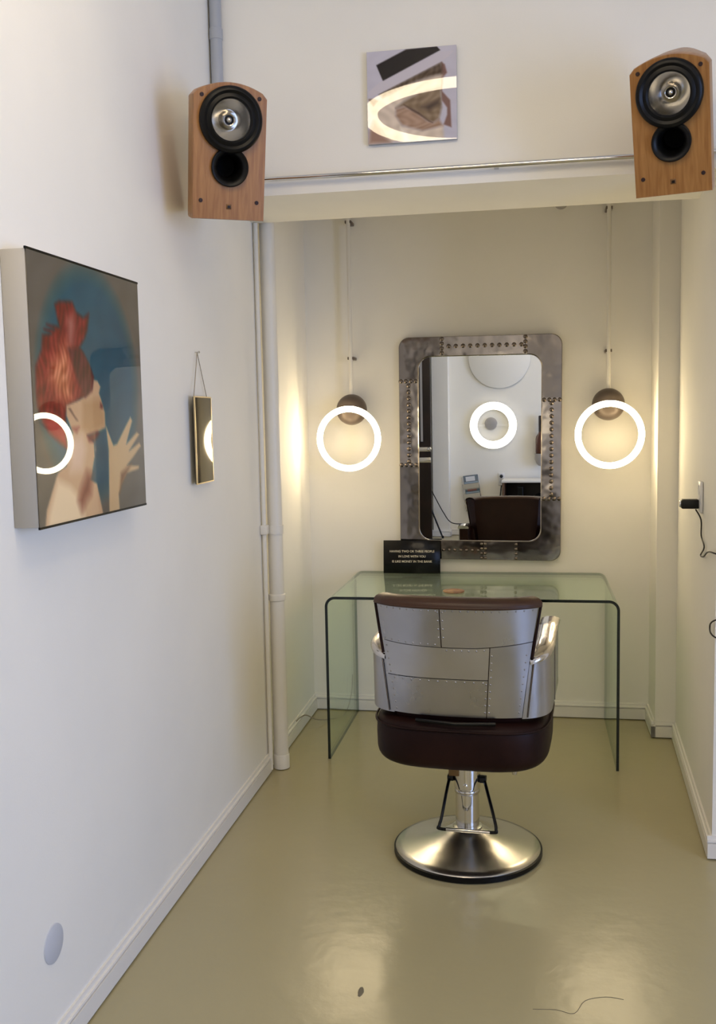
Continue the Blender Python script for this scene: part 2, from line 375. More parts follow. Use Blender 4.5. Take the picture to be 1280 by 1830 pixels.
# little oval wooden dish
t = thing('wooden_coaster', 'small round wooden coaster lying on the glass desk behind the chair', 'coaster', (.79, -.60, .7435))
lathe('disc', [(0, 0), (.044, 0), (.048, .003), (.048, .007), (.044, .009), (.036, .0075), (0, .0075)], M['oval'], t, 36)

# ================================================================ RING WALL LAMPS
def ring_lamp(x, label):
    t = thing('ring_pendant_lamp', label, 'lamp', (x, -.085, 1.571), group='ring lamps either side of the mirror')
    prof = [(.077 * math.cos(a), .077 * math.sin(a)) for a in [math.radians(-90 + 7.5 * k) for k in range(25)]]
    lathe('ball', prof, M['lampbody'], t, 40)
    # tube lamp: diffuser wraps the front and sides, slim housing along the back
    for nm, a0, a1, mm in (('light_ring', 14, -194, M['ring_warm']), ('ring_housing', 14, 166, M['lampbody'])):
        V, F = lathe_geo([(.146 + .0145 * math.cos(math.radians(a0 + (a1 - a0) * k / 14)), .0145 * math.sin(math.radians(a0 + (a1 - a0) * k / 14))) for k in range(15)], 80, 'Y', (0, -.096, -.143))
        fix(link(nm, V, F, mm, t, smooth=True))
    box('ring_holder', (-.012, -.085, -.008), (.012, -.060, .008), M['lampbody'], t, .003)
    tube('stem', [(0, 0, .075), (0, .0, .11), (0, .0, 1.378)], .0105, M['pipe'], t, 14)
    for z in (.255, .92):
        box('stem_clip', (-.0155, -.006, z - .007), (.0155, .084, z + .007), M['lampbody'], t, .002)
    lathe('stem_sleeve', [(.0105, .93), (.0145, .94), (.0145, 1.378)], M['pipe'], t, 14)
    return t
ring_lamp(.2455, 'glowing white ring lamp with dark ball, left of the mirror')
ring_lamp(1.497, 'glowing white ring lamp with dark ball, right of the mirror')

# ================================================================ AVIATOR MIRROR
def aviator_mirror():
    t = thing('aviator_mirror', 'large wall mirror in a riveted aluminium frame above the desk', 'mirror', (.879, -.012, 1.364), (0, math.radians(-.45), 0))
    t.rotation_euler = Matrix.Rotation(-.018, 4, 'Z').to_euler()
    t.rotation_euler = (Matrix.Rotation(-.018, 4, 'Z') @ Matrix.Rotation(.006, 4, 'X') @ Matrix.Rotation(math.radians(.42), 4, 'Y')).to_euler()
    W, H, R = .40, .556, .052; w, h, r = .302, .459, .062
    # matched outer/inner rings, clockwise from the top-left corner arc
    seg = []
    def corner(sx, sz, a0):
        for k in range(9):
            a = a0 - k * math.pi / 16
            seg.append(((sx * (W - R) + R * math.cos(a), sz * (H - R) + R * math.sin(a)), (sx * (w - r) + r * math.cos(a), sz * (h - r) + r * math.sin(a))))
    def straight(pts): seg.extend(pts)
    idx = {}
    corner(-1, 1, math.pi)
    for nm, x in (('t0', -.192), ('t1', .231)): idx[nm] = len(seg); seg.append(((x, H), (x, h)))
    corner(1, 1, math.pi / 2)
    for nm, z in (('r0', .248), ('r1', -.256)): idx[nm] = len(seg); seg.append(((W, z), (w, z)))
    corner(1, -1, 0)
    for nm, x in (('b0', .19), ('b1', .022), ('b2', -.20)): idx[nm] = len(seg); seg.append(((x, -H), (x, -h)))
    corner(-1, -1, -math.pi / 2)
    for nm, z in (('l0', -.086), ('l1', .35)): idx[nm] = len(seg); seg.append(((-W, z), (-w, z)))
    N = len(seg)
    def panel(i0, i1, lift, material):
        ids = []; i = i0
        while True:
            ids.append(i % N)
            if i % N == i1 % N: break
            i += 1
        V, F = [], []; prof = [(0, 0), (0, -.032), (.03, -.0365), (.5, -.0385), (.965, -.0372), (1, -.034), (1, -.006)]
        for q in ids:
            (ox, oz), (ix, iz) = seg[q]
            for f, y in prof: V.append((ox + (ix - ox) * f, y - (lift if y < -.02 else 0), oz + (iz - oz) * f))
        k = len(prof)
        for a in range(len(ids) - 1):
            for b in range(k - 1): F.append((a * k + b, a * k + b + 1, (a + 1) * k + b + 1, (a + 1) * k + b))
        F += [tuple(range(k)), tuple(range((len(ids) - 1) * k, len(ids) * k))[::-1]]
        return auto(fix(link('frame_panel', V, F, material, t)), 12)
    P = lambda k: idx[k]
    tl = panel(P('l1'), P('t0') + N, 0, ALUF[0]); tp = panel(P('t0'), P('t1'), .0022, ALUF[1]); tr = panel(P('t1'), P('r0'), 0, ALUF[2])
    rp = panel(P('r0'), P('r1'), .0022, ALUF[1]); br = panel(P('r1'), P('b0'), 0, ALUF[0]); bs = panel(P('b0'), P('b1'), .0022, ALUF[3])
    bp = panel(P('b1'), P('b2'), .001, ALUF[2]); bl = panel(P('b2'), P('l0'), 0, ALUF[0]); lp = panel(P('l0'), P('l1'), .0022, ALUF[3])
    def rivets(parent, pts, r=.0100):
        V, F = [], []
        for x, z in pts:
            v, f = lathe_geo([(r * 1.1, 0), (r, -.002), (r * .7, -.0048), (.0001, -.006)], 10, 'Y', (x, -.0415, z)); i = len(V)
            V += v; F += [tuple(i + q for q in g) for g in f]
        o = fix(link('rivets', V, F, M['rivet'], parent, smooth=True)); tag(o, kind='stuff')
    L = lambda a, b, n: [a + (b - a) * k / (n - 1) for k in range(n)]
    rivets(tp, [(x, .508) for x in L(-.150, .205, 11)] + [(-.184, z) for z in L(.475, .545, 4)] + [(.224, z) for z in L(.475, .545, 4)])
    rivets(rp, [(.351, z) for z in L(.222, -.225, 15)] + [(x, .238) for x in L(.315, .390, 4)] + [(x, -.246) for x in L(.315, .390, 4)])
    rivets(lp, [(-.351, z) for z in L(.318, -.060, 13)] + [(x, .340) for x in L(-.390, -.315, 4)] + [(x, -.078) for x in L(-.390, -.315, 4)])
    rivets(bp, [(x, -.507) for x in L(-.18, -.005, 7)] + [(.012, z) for z in L(-.545, -.475, 4)], .008)
    rivets(bs, [(.182, z) for z in L(-.545, -.475, 4)] + [(.030, z) for z in L(-.545, -.475, 4)], .008)
    # mirror glass with a rounded outline and a thin bevelled edge
    G = []
    for (sx, sz, a0) in ((-1, 1, math.pi), (1, 1, math.pi / 2), (1, -1, 0), (-1, -1, -math.pi / 2)):
        for k in range(9):
            a = a0 - k * math.pi / 16; G.append((sx * (w + .006 - r) + r * math.cos(a), sz * (h + .006 - r) + r * math.sin(a)))
    n = len(G); V = [(x, -.028, z) for x, z in G] + [(x, -.008, z) for x, z in G]
    F = [tuple(range(n)), tuple(range(n, 2 * n))[::-1]] + [(i, n + i, n + (i + 1) % n, (i + 1) % n) for i in range(n)]
    fix(link('mirror_glass', V, F, M['mirror'], t))
    V = []; 
    for s, y in ((1.0, -.0285), (1.0, -.0335), (.984, -.0295), (.984, -.0285)): V += [((x * s if s == 1 else x - math.copysign(.007, x)), y, (z if s == 1 else z - math.copysign(.007, z))) for x, z in G]
    F = []
    for j in range(4):
        for i in range(n): F.append((j * n + i, j * n + (i + 1) % n, ((j + 1) % 4) * n + (i + 1) % n, ((j + 1) % 4) * n + i))
    fix(link('bevel_lip', V, F, M['chrome'], t))
    box('hanger', (-.05, .0, .40), (.05, .0115, .43), M['steel'], t)
    return t
aviator_mirror()

# ================================================================ STYLING CHAIR
def styling_chair():
    t = thing('styling_chair', 'aviator styling chair with riveted aluminium back and brown leather seat', 'chair', (.912, -1.598, 0), (0, 0, math.radians(-4)))
    # --- base and post
    bs = lathe('base', [(0, .052), (.05, .088), (.058, .086), (.085, .070), (.13, .052), (.18, .039), (.225, .031), (.249, .027), (.2545, .022), (.2545, .016), (0, .014)], M['steel'], t, 72)
    lathe('rubber_rim', [(0, .001), (.256, .001), (.2605, .005), (.2605, .019), (.256, .0205), (.2545, .0205)], M['rubber'], bs, 72)
    po = lathe('post', [(.0415, .07), (.0415, .242)], M['chrome'], t, 40)
    lathe('collar_lower', [(.0415, .082), (.052, .083), (.052, .094), (.0415, .096)], M['steel'], po, 40)
    lathe('collar_upper', [(.0415, .232), (.047, .236), (.047, .322), (.0435, .326)], M['chrome'], po, 40)
    lathe('collar_ridge', [(.0415, .214), (.0438, .217), (.0438, .226), (.0415, .229)], M['steel'], po, 40)
    lathe('bolt', [(0, -.010), (.007, -.009), (.008, 0), (.008, .006)], M['chrome'], po, 12, axis='Y', c=(.0, -.047, .252))
    box('mount_plate', (-.075, -.075, .325), (.075, .075, .365), M['black'], t, .006)
    # --- foot pump lever
    pb = tube('pump_lever', smooth_path([(-.060, -.005, .268), (-.064, -.045, .240), (-.074, -.105, .162), (-.079, -.125, .138), (-.068, -.132, .128), (.100, -.132, .130), (.114, -.128, .140), (.106, -.105, .168), (.075, -.045, .242), (.060, -.005, .268)], 5), .0055, M['gloss_black'], t, 10)
    tube('pump_tread', [(-.055, -.1325, .1285), (0, -.133, .1295), (.094, -.1325, .1300)], .0068, M['chrome'], pb, 10)
    for s in (-1, 1): box('pump_pivot', (min(s * .045, s * .068), -.02, .256), (max(s * .045, s * .068), .012, .276), M['black'], pb, .003)
    # --- seat: a boxy leather cushion, rounder below
    def superq(cx, cy, cz, a, b, cu, cd, e1, e2, nu=56, nv=22):
        V, F = [], []
        sg = lambda x, e: math.copysign(abs(x) ** e, x)
        for j in range(nv + 1):
            v = -math.pi / 2 + math.pi * j / nv
            for i in range(nu):
                u = 2 * math.pi * i / nu
                V.append((cx + a * sg(math.cos(v), e1) * sg(math.cos(u), e2), cy + b * sg(math.cos(v), e1) * sg(math.sin(u), e2), cz + (cu if v > 0 else cd) * sg(math.sin(v), e1)))
        for j in range(nv):
            for i in range(nu): F.append((j * nu + i, j * nu + (i + 1) % nu, (j + 1) * nu + (i + 1) % nu, (j + 1) * nu + i))
        return V, F
    V, F = superq(0, .0, .475, .294, .275, .075, .110, .40, .52)
    st = fix(link('seat', V, F, M['leather'], t, smooth=True))
    tube('seat_piping', [(.2955 * math.copysign(abs(math.cos(a)) ** .52, math.cos(a)), .2765 * math.copysign(abs(math.sin(a)) ** .52, math.sin(a)), .520) for a in [2 * math.pi * k / 64 for k in range(64)]], .004, M['leather'], st, 8, True)
    tube('recline_bar', [(-.130, -.262, .548), (0, -.276, .545), (.130, -.262, .548)], .0065, M['gloss_black'], t, 10)
    box('maker_plate', (-.030, -.222, .352), (.004, -.213, .374), M['brass_dark'], t, .001)
    lathe('caster_knob', [(0, .326), (.008, .327), (.010, .340), (.008, .37)], M['steel'], t, 12, c=(.175, -.10, 0))
    # --- shell: plan is a super-ellipse running into straight arms
    def half(z): return .208 + (z - .56) * .135 if z < .76 else .235 + (z - .76) * .150
    def rear(x, z):
        k = max(0.0, 1 - (abs(x) / .302) ** 2.7) ** (1 / 2.7)
        return -(.245 + .050 * (z - .56) / .38 * (1 if z < .96 else 1)) * (.26 + .74 * k) 
    def S(u, z, off=0):
        x = u * half(z); e = 1e-3
        p = Vector((x, rear(x, z), z)); dx = Vector((1, (rear(x + e, z) - rear(x - e, z)) / (2 * e), 0)); dz = Vector((0, (rear(x, z + e) - rear(x, z - e)) / (2 * e), 1))
        nrm = dx.cross(dz).normalized()
        if nrm.y > 0: nrm = -nrm
        return p + nrm * off
    def patch(name, zl, zh, u0, u1, material, lift=.0, th=.0035, parent=None, nu=18, nz=10):
        V, F = [], []
        for side in (lift + th, lift):
            for j in range(nz + 1):
                for i in range(nu + 1):
                    u = u0(j / nz) + (u1(j / nz) - u0(j / nz)) * i / nu if callable(u0) else u0 + (u1 - u0) * i / nu
                    a, b = zl(u) if callable(zl) else zl, zh(u) if callable(zh) else zh
                    V.append(S(u, a + (b - a) * j / nz, side))
        n1 = nu + 1; m1 = (nz + 1) * n1
        for j in range(nz):
            for i in range(nu):
                q = j * n1 + i; F.append((q, q + 1, q + n1 + 1, q + n1)); F.append((m1 + q, m1 + q + n1, m1 + q + n1 + 1, m1 + q + 1))
        for j in range(nz):
            for i in (0, nu): q = j * n1 + i; F.append((q, q + n1, m1 + q + n1, m1 + q))
        for i in range(nu):
            for j in (0, nz): q = j * n1 + i; F.append((q, q + 1, m1 + q + 1, m1 + q))
        o = fix(link(name, V, F, material, parent or t)); return auto(o, 35)
    zt = lambda u: .928
    seam1 = lambda u: .806 - .010 * (1 - u * u) * 1.0 + (.012 if u > .3 else 0) * (u - .3)
    g = .0012
    core = patch('back_core', .562, .930, -.985, .985, M['leather'], -.006, .006, nu=30, nz=16)
    uv = -.165
    TL = patch('sheet_panel', lambda u: seam1(u) + g, zt, -1, uv - .006, ALU[0], .0006)
    TR = patch('sheet_panel', lambda u: seam1(u) + g, zt, uv + .006, 1, ALU[1], .0)
    MD = patch('sheet_panel', .690 + g, lambda u: seam1(u) - g, -1, .468, ALU[2], .0)
    LW = patch('sheet_panel', .562, .690 - g, -1, .468, ALU[3], .0006)
    RT = patch('sheet_panel', .562, lambda u: seam1(u) - g, .480, 1, ALU[4], .0)
    def srivets(parent, pts, r=.0032):
        V, F = [], []
        for u, z, lf in pts:
            p = S(u, z, lf); nn = (S(u, z, lf + .01) - p).normalized(); a = nn.orthogonal().normalized(); b = nn.cross(a); i = len(V); n = 8
            for rr, h in ((r, 0), (r * .7, .0014)):
                V += [tuple(p + (a * math.cos(2 * math.pi * k / n) + b * math.sin(2 * math.pi * k / n)) * rr + nn * h) for k in range(n)]
            V.append(tuple(p + nn * .002)); F += [(i + k, i + (k + 1) % n, i + n + (k + 1) % n, i + n + k) for k in range(n)] + [(i + n + k, i + n + (k + 1) % n, i + 2 * n) for k in range(n)]
        tag(link('rivets', V, F, M['rivet_light'], parent, smooth=True), kind='stuff')
    srivets(TL, [(-.94 + .09 * k, .918, .004) for k in range(9)] + [(uv - .03, .83 + .028 * k, .004) for k in range(4)] + [(-.95 + .1 * k, seam1(-.9 + .1 * k) + .009, .004) for k in range(8)])
    srivets(TR, [(-.1 + .095 * k, .918, .0035) for k in range(12)] + [(uv + .03, .83 + .028 * k, .0035) for k in range(4)])
    srivets(MD, [(-.1 + .1 * k, seam1(-.1 + .1 * k) - .009, .0035) for k in range(6)] + [(-.95, .70 + .022 * k, .0035) for k in range(5)])
    srivets(LW, [(-.9 + .13 * k, .681, .004) for k in range(11)] + [(-.95, .575 + .022 * k, .004) for k in range(5)] + [(.445, .58 + .024 * k, .004) for k in range(5)])
    srivets(RT, [(.505, .58 + .024 * k, .0035) for k in range(9)] + [(.95, .58 + .024 * k, .0035) for k in range(9)])
    # --- leather inside of the back, its rolled top showing above the sheet metal
    V, F = [], []; prof = []
    for k in range(9):
        a = math.pi * k / 8; prof.append((-.031 + .037 * math.cos(a), .932 + .019 * math.sin(a)))       # (offset along outward normal, z)
    ins = [(-.007, .60), (-.007, .926)] + prof + [(-.068, .80), (-.075, .66), (-.060, .52), (-.02, .52)]
    us = [-1.035 + 2.07 * i / 28 for i in range(29)]
    for u in us:
        for off, z in ins:
            sh = 1 - .012 * max(0, abs(u) - .9) * 10
            zz = .52 + (z - .52) * (sh if abs(u) > .9 else 1)
            p = S(u * (1 if z > .76 else .985), max(zz, .52), off - (.006 if z < .8 and off > 0 else 0)); V.append(p)
    k = len(ins)
    for i in range(28):
        for j in range(k): F.append((i * k + j, i * k + (j + 1) % k, (i + 1) * k + (j + 1) % k, (i + 1) * k + j))
    F += [tuple(range(k)), tuple(range(28 * k, 29 * k))[::-1]]
    bc = auto(fix(link('backrest_cushion', V, F, M['leather'], t)), 50)
    pts = [S(u, .9285, .0055) for u in [-1.03 + 2.06 * i / 40 for i in range(41)]]
    tube('top_piping', pts, .0045, M['leather_tan'], bc, 8)
    V, F = [], []
    rp = [(-.031 + .0385 * math.cos(math.pi * q / 8), .9325 + .0200 * math.sin(math.pi * q / 8)) for q in range(9)]
    for u in us:
        for off, z in rp: V.append(S(u * .999, z, off))
    for i in range(28):
        for j in range(8): F.append((i * 9 + j, i * 9 + j + 1, (i + 1) * 9 + j + 1, (i + 1) * 9 + j))
    fix(link('top_roll', V, F, M['leather_tan'], bc, smooth=True))
    for s in (-1, 1):
        pts = [S(s * 1.025, z, .004) for z in [.76 + .168 * i / 12 for i in range(13)]]
        tube('side_piping', pts, .0048, M['leather'], bc, 8)
    # --- arms: outer sheet, leather lining and polished cap
    for s in (-1, 1):
        # plan path from the back seam round to the front of the arm
        def plan(q, z):
            # q 0..1 ; q<.42 follows the rear curve from the seam to the side, then straight forward
            xs = half(min(z, .76)) + .003
            a0 = Vector((xs, rear(xs, z))); c = Vector((.301, -.10)); e = Vector((.305, .20))
            if q < .45:
                k = q / .45; m_ = Vector((.298, a0.y + .018))
                return a0 * (1 - k) ** 2 + m_ * 2 * k * (1 - k) + c * k * k
            k = (q - .45) / .55; return c + (e - c) * k
        ztop = lambda q: .742 + .052 * min(1, q / .8)
        zbot = lambda q: .556 + .012 * q
        n, mz = 22, 7; V, F = [], []
        for layer in (0, 1):
            for i in range(n + 1):
                q = i / n; 
                for j in range(mz + 1):
                    z = zbot(q) + (ztop(q) - zbot(q)) * j / mz; p = plan(q, z)
                    d = (plan(min(q + .02, 1), z) - plan(max(q - .02, 0), z)).normalized(); nn = Vector((d.y, -d.x)); p2 = p - nn * (.004 if layer else 0)
                    V.append((s * p2.x, p2.y, z))
        m1 = (n + 1) * (mz + 1); c_ = mz + 1
        for i in range(n):
            for j in range(mz):
                q = i * c_ + j; F += [(q, q + 1, q + c_ + 1, q + c_), (m1 + q, m1 + q + c_, m1 + q + c_ + 1, m1 + q + 1)]
        for i in range(n):
            for j in (0, mz): q = i * c_ + j; F.append((q, q + c_, m1 + q + c_, m1 + q))
        for i in (0, n):
            for j in range(mz): q = i * c_ + j; F.append((q, q + 1, m1 + q + 1, m1 + q))
        arm = auto(fix(link('arm_panel', V, F, ALU[3 if s < 0 else 1], t)), 40)
        # seam line half way along the arm panel
        tube('panel_seam', [(s * (plan(.62, z).x + .001), plan(.62, z).y, z) for z in [.565 + .20 * k / 8 for k in range(9)]], .0018, M['rivet'], arm, 6)
        tube('panel_seam', [(s * (plan(.04, z).x + .002), plan(.04, z).y - .002, z) for z in [.562 + .18 * k / 8 for k in range(9)]], .0024, M['rivet'], arm, 6)
        # leather lining
        V, F = [], []
        for i in range(n + 1):
            q = i / n; row = []
            for off, zz in ((-.005, zbot(q)), (-.005, ztop(q) - .004), (-.058, ztop(q) - .004), (-.066, zbot(q))):
                z = zz; p = plan(q, z); d = (plan(min(q + .02, 1), z) - plan(max(q - .02, 0), z)).normalized(); nn = Vector((d.y, -d.x)); p2 = p + nn * off
                V.append((s * p2.x, p2.y, z))
        for i in range(n):
            for j in range(4): F.append((i * 4 + j, i * 4 + (j + 1) % 4, (i + 1) * 4 + (j + 1) % 4, (i + 1) * 4 + j))
        F += [(0, 1, 2, 3), (n * 4 + 3, n * 4 + 2, n * 4 + 1, n * 4)]
        fix(link('arm_lining', V, F, M['leather'], arm))
        # polished cap, crowned, with a rolled outer lip
        capp = [(.006, -.004), (.008, .004), (.003, .012), (-.016, .017), (-.040, .016), (-.058, .010), (-.063, .002), (-.060, -.004)]
        V, F = [], []; kk = len(capp)
        for i in range(n + 1):
            q = i / n; z = ztop(q); p = plan(q, z); d = (plan(min(q + .02, 1), z) - plan(max(q - .02, 0), z)).normalized(); nn = Vector((d.y, -d.x))
            wsc = .55 + .45 * min(1, q / .35)
            for off, dz in capp:
                p2 = p + nn * (off if off > 0 else off * wsc); V.append((s * p2.x, p2.y, z + dz))
        for i in range(n):
            for j in range(kk): F.append((i * kk + j, i * kk + (j + 1) % kk, (i + 1) * kk + (j + 1) % kk, (i + 1) * kk + j))
        F += [tuple(range(kk)), tuple(range(n * kk, (n + 1) * kk))[::-1]]
        auto(fix(link('arm_cap', V, F, M['polished'], arm)), 50)
    return t
M['brass_dark'] = mat('tarnished_brass', (.20, .12, .05), .4, .7)
styling_chair()

# ================================================================ LOUDSPEAKERS
def speaker(label, loc, yaw, pitch):
    t = thing('loudspeaker', label, 'speaker', loc, group='wooden loudspeakers on the header')
    t.rotation_euler = (Matrix.Rotation(yaw, 4, 'Z') @ Matrix.Rotation(pitch, 4, 'X')).to_euler()
    hw, zb = .1125, -.205
    def outline(sx, sz, n=16):
        P = [(-hw * sx, zb * sz), (hw * sx, zb * sz)]
        for k in range(n + 1):
            x = hw - 2 * hw * k / n; e = abs(x) / hw
            P.append((x * sx, (.158 + .032 * (1 - e ** 2) - (.008 if e > .99 else 0)) * sz))
        return P
    secs = [(0, .985, .99), (.006, 1, 1), (.08, .985, 1.0), (.18, .86, 1.0), (.285, .66, .98)]
    V, F = [], []
    for y, sx, sz in secs: V += [(x, y, z) for x, z in outline(sx, sz)]
    n = len(outline(1, 1))
    for j in range(len(secs) - 1):
        for i in range(n): F.append((j * n + i, j * n + (i + 1) % n, (j + 1) * n + (i + 1) % n, (j + 1) * n + i))
    F += [tuple(range((len(secs) - 1) * n, len(secs) * n))[::-1]]
    wz, pz = .085, -.050
    # front baffle with real round cut-outs for driver and port
    bm = bmesh.new(); vs = [bm.verts.new(v) for v in V]
    for f in F: bm.faces.new([vs[q] for q in f])
    ed = [bm.edges.get((vs[i], vs[(i + 1) % n])) for i in range(n)]
    for cz, cr in ((wz, .066), (pz, .040)):
        ring = [bm.verts.new((cr * math.cos(2 * math.pi * k / 40), 0, cz + cr * math.sin(2 * math.pi * k / 40))) for k in range(40)]
        ed += [bm.edges.new((ring[k], ring[(k + 1) % 40])) for k in range(40)]
    bmesh.ops.triangle_fill(bm, use_beauty=True, edges=ed)
    bmesh.ops.recalc_face_normals(bm, faces=bm.faces)
    me = bpy.data.meshes.new('cabinet'); bm.to_mesh(me); bm.free(); me.materials.append(M['veneer'])
    cb = bpy.data.objects.new('cabinet', me); COL.objects.link(cb); cb.parent = t; auto(cb, 35)
    wo = lathe('driver_surround', [(.0955, .001), (.0955, -.014), (.091, -.020), (.083, -.022), (.075, -.017), (.071, -.019), (.065, -.021), (.0595, -.016), (.0585, -.006), (.058, .004)], M['rubber'], t, 56, 'Y', (0, 0, wz))
    lathe('driver_cone', [(.0588, -.008), (.050, .002), (.038, .0145), (.026, .025), (.018, .030), (.0165, .030), (.0165, .034)], M['cone'], wo, 56, 'Y', (0, 0, wz))
    tw = lathe('tweeter_ring', [(.0180, .031), (.0180, .020), (.0165, .018), (.0145, .019), (.0135, .026), (.0, .027)], M['cone'], wo, 32, 'Y', (0, 0, wz))
    lathe('tweeter_recess', [(.0135, .0255), (.0, .0255)], M['black'], wo, 32, 'Y', (0, 0, wz))
    lathe('tweeter_dome', [(.0092, .0255), (.0085, .019), (.006, .015), (.003, .013), (.0001, .0125)], M['chrome'], wo, 24, 'Y', (0, 0, wz))
    po = lathe('port_rim', [(.0575, .001), (.0575, -.010), (.0545, -.0135), (.050, -.0125), (.042, -.006), (.036, .004), (.033, .03), (.032, .09)], M['rubber'], t, 48, 'Y', (0, 0, pz))
    lathe('port_hole', [(.0322, .088), (.0, .089)], mat('port_dark', (.001, .001, .001), 1), po, 40, 'Y', (0, 0, pz))
    for x, z in ((-.0875, .15), (.0875, .15), (-.0875, -.15), (.0875, -.15)):
        lathe('grille_socket', [(.0062, .001), (.0062, -.0016), (.0045, -.0022), (.0001, -.0012)], M['grille'], t, 14, 'Y', (x, 0, z))
    b = box('badge', (-.008, -.0012, -.173), (.008, .001, -.158), M['badge'], t, .0004, 1)
    box('badge_mark', (-.004, -.0018, -.170), (.005, -.0010, -.162), M['darkwood'], b)
    # bracket behind: plate on the cabinet, arm up to the header wall
    bk = box('bracket_plate', (-.04, .284, -.05), (.04, .292, .06), M['black'], t)
    return t
M['grille'] = mat('grille_socket_brown', (.020, .004, .003), .6); M['badge'] = mat('badge_brown', (.17, .085, .03), .4, .4)
sL = speaker('beech loudspeaker on the header beside the left wall', (.237, -1.989, 2.352), .507, .262)
sR = speaker('beech loudspeaker on the header at the right edge', (1.547, -1.833, 2.381), -.266, .379)
bpy.context.view_layer.update()
for s in (sL, sR):
    p = s.matrix_world @ Vector((0, .288, .01)); q = Vector((p.x, -1.40, p.z + .02)); inv = s.matrix_world.inverted()
    mid = Vector((p.x, (p.y + q.y) / 2, p.z + .015))
    tube('bracket_arm', [inv @ p, inv @ mid, inv @ q], .014, M['black'], s, 12)
    a = q; bx_ = [inv @ Vector((a.x + dx, a.y - dy, a.z + dz)) for dx in (-.035, .035) for dy in (0, .006) for dz in (-.05, .05)]
    link('wall_plate', bx_, [(0, 1, 3, 2), (4, 6, 7, 5), (0, 4, 5, 1), (2, 3, 7, 6), (0, 2, 6, 4), (1, 5, 7, 3)], M['black'], s)

# ================================================================ PICTURES
A1 = {
 'hair':[(0.199,0.177),(0.233,0.161),(0.344,0.151),(0.374,0.189),(0.435,0.205),(0.487,0.182),(0.465,0.25),(0.431,0.291),(0.385,0.327),(0.418,0.344),(0.47,0.393),(0.502,0.438),(0.489,0.486),(0.427,0.517),(0.353,0.535),(0.297,0.545),(0.255,0.555),(0.244,0.593),(0.245,0.632),(0.227,0.67),(0.242,0.716),(0.149,0.675),(0.102,0.649),(0.059,0.605),(0.028,0.563),(0.024,0.504),(0.03,0.415),(0.079,0.353),(0.092,0.299),(0.16,0.288),(0.107,0.276),(0.187,0.271),(0.128,0.257),(0.227,0.258),(0.212,0.223)],
 'skin':[(0.255,0.555),(0.353,0.535),(0.427,0.517),(0.489,0.486),(0.501,0.448),(0.539,0.451),(0.564,0.474),(0.548,0.501),(0.564,0.525),(0.594,0.58),(0.592,0.643),(0.515,0.659),(0.446,0.668),(0.423,0.671),(0.479,0.703),(0.481,0.758),(0.45,0.826),(0.432,0.853),(0.491,0.871),(0.54,1.01),(0.04,1.01),(0.058,0.941),(0.158,0.809),(0.185,0.797),(0.226,0.787),(0.289,0.724),(0.296,0.659),(0.273,0.626),(0.25,0.593)],
 'hand':[(0.601,0.636),(0.668,0.722),(0.706,0.715),(0.787,0.653),(0.86,0.6),(0.878,0.617),(0.817,0.698),(0.803,0.72),(0.924,0.67),(0.95,0.68),(0.83,0.751),(0.95,0.718),(0.964,0.733),(0.853,0.789),(0.8,0.813),(0.934,0.823),(0.927,0.835),(0.793,0.847),(0.736,0.888),(0.7,0.93),(0.704,1.01),(0.598,1.01),(0.617,0.736)],
 'bang':[(0.289,0.333),(0.385,0.327),(0.418,0.344),(0.47,0.393),(0.502,0.438),(0.481,0.493),(0.419,0.517),(0.362,0.463),(0.328,0.4)],
 'streak':[(0.29,0.216),(0.353,0.191),(0.36,0.246),(0.337,0.324),(0.289,0.333),(0.289,0.277)],
 'shine':[(0.147,0.391),(0.265,0.316),(0.3,0.351),(0.31,0.433),(0.312,0.529),(0.255,0.555),(0.181,0.522),(0.126,0.459)],
 'lips':[(0.42,0.673),(0.515,0.659),(0.534,0.668),(0.483,0.7),(0.435,0.696)],
 'necksh':[(0.405,0.823),(0.449,0.833),(0.428,0.908),(0.385,0.932),(0.344,0.97),(0.32,0.926),(0.355,0.875)],
 'ear':[(0.292,0.642),(0.355,0.638),(0.331,0.659)],
 'eye':[(0.27,0.565),(0.287,0.566),(0.318,0.594),(0.344,0.612),(0.33,0.609),(0.292,0.581)],
 'jaw':[(0.396,0.534),(0.545,0.525),(0.589,0.587),(0.589,0.639),(0.446,0.667),(0.382,0.647)],
 'chest':[(0.074,0.962),(0.154,0.834),(0.257,0.868),(0.349,0.929),(0.372,1.01),(0.06,1.01)],
 'forearm':[(0.732,0.843),(0.851,0.808),(0.793,0.851),(0.735,0.896),(0.709,0.931)],
 'neckhl':[(0.279,0.691),(0.38,0.667),(0.402,0.728),(0.363,0.807),(0.265,0.808)],
 'nape':[(0.064,0.611),(0.159,0.593),(0.244,0.645),(0.242,0.716),(0.113,0.655)]}
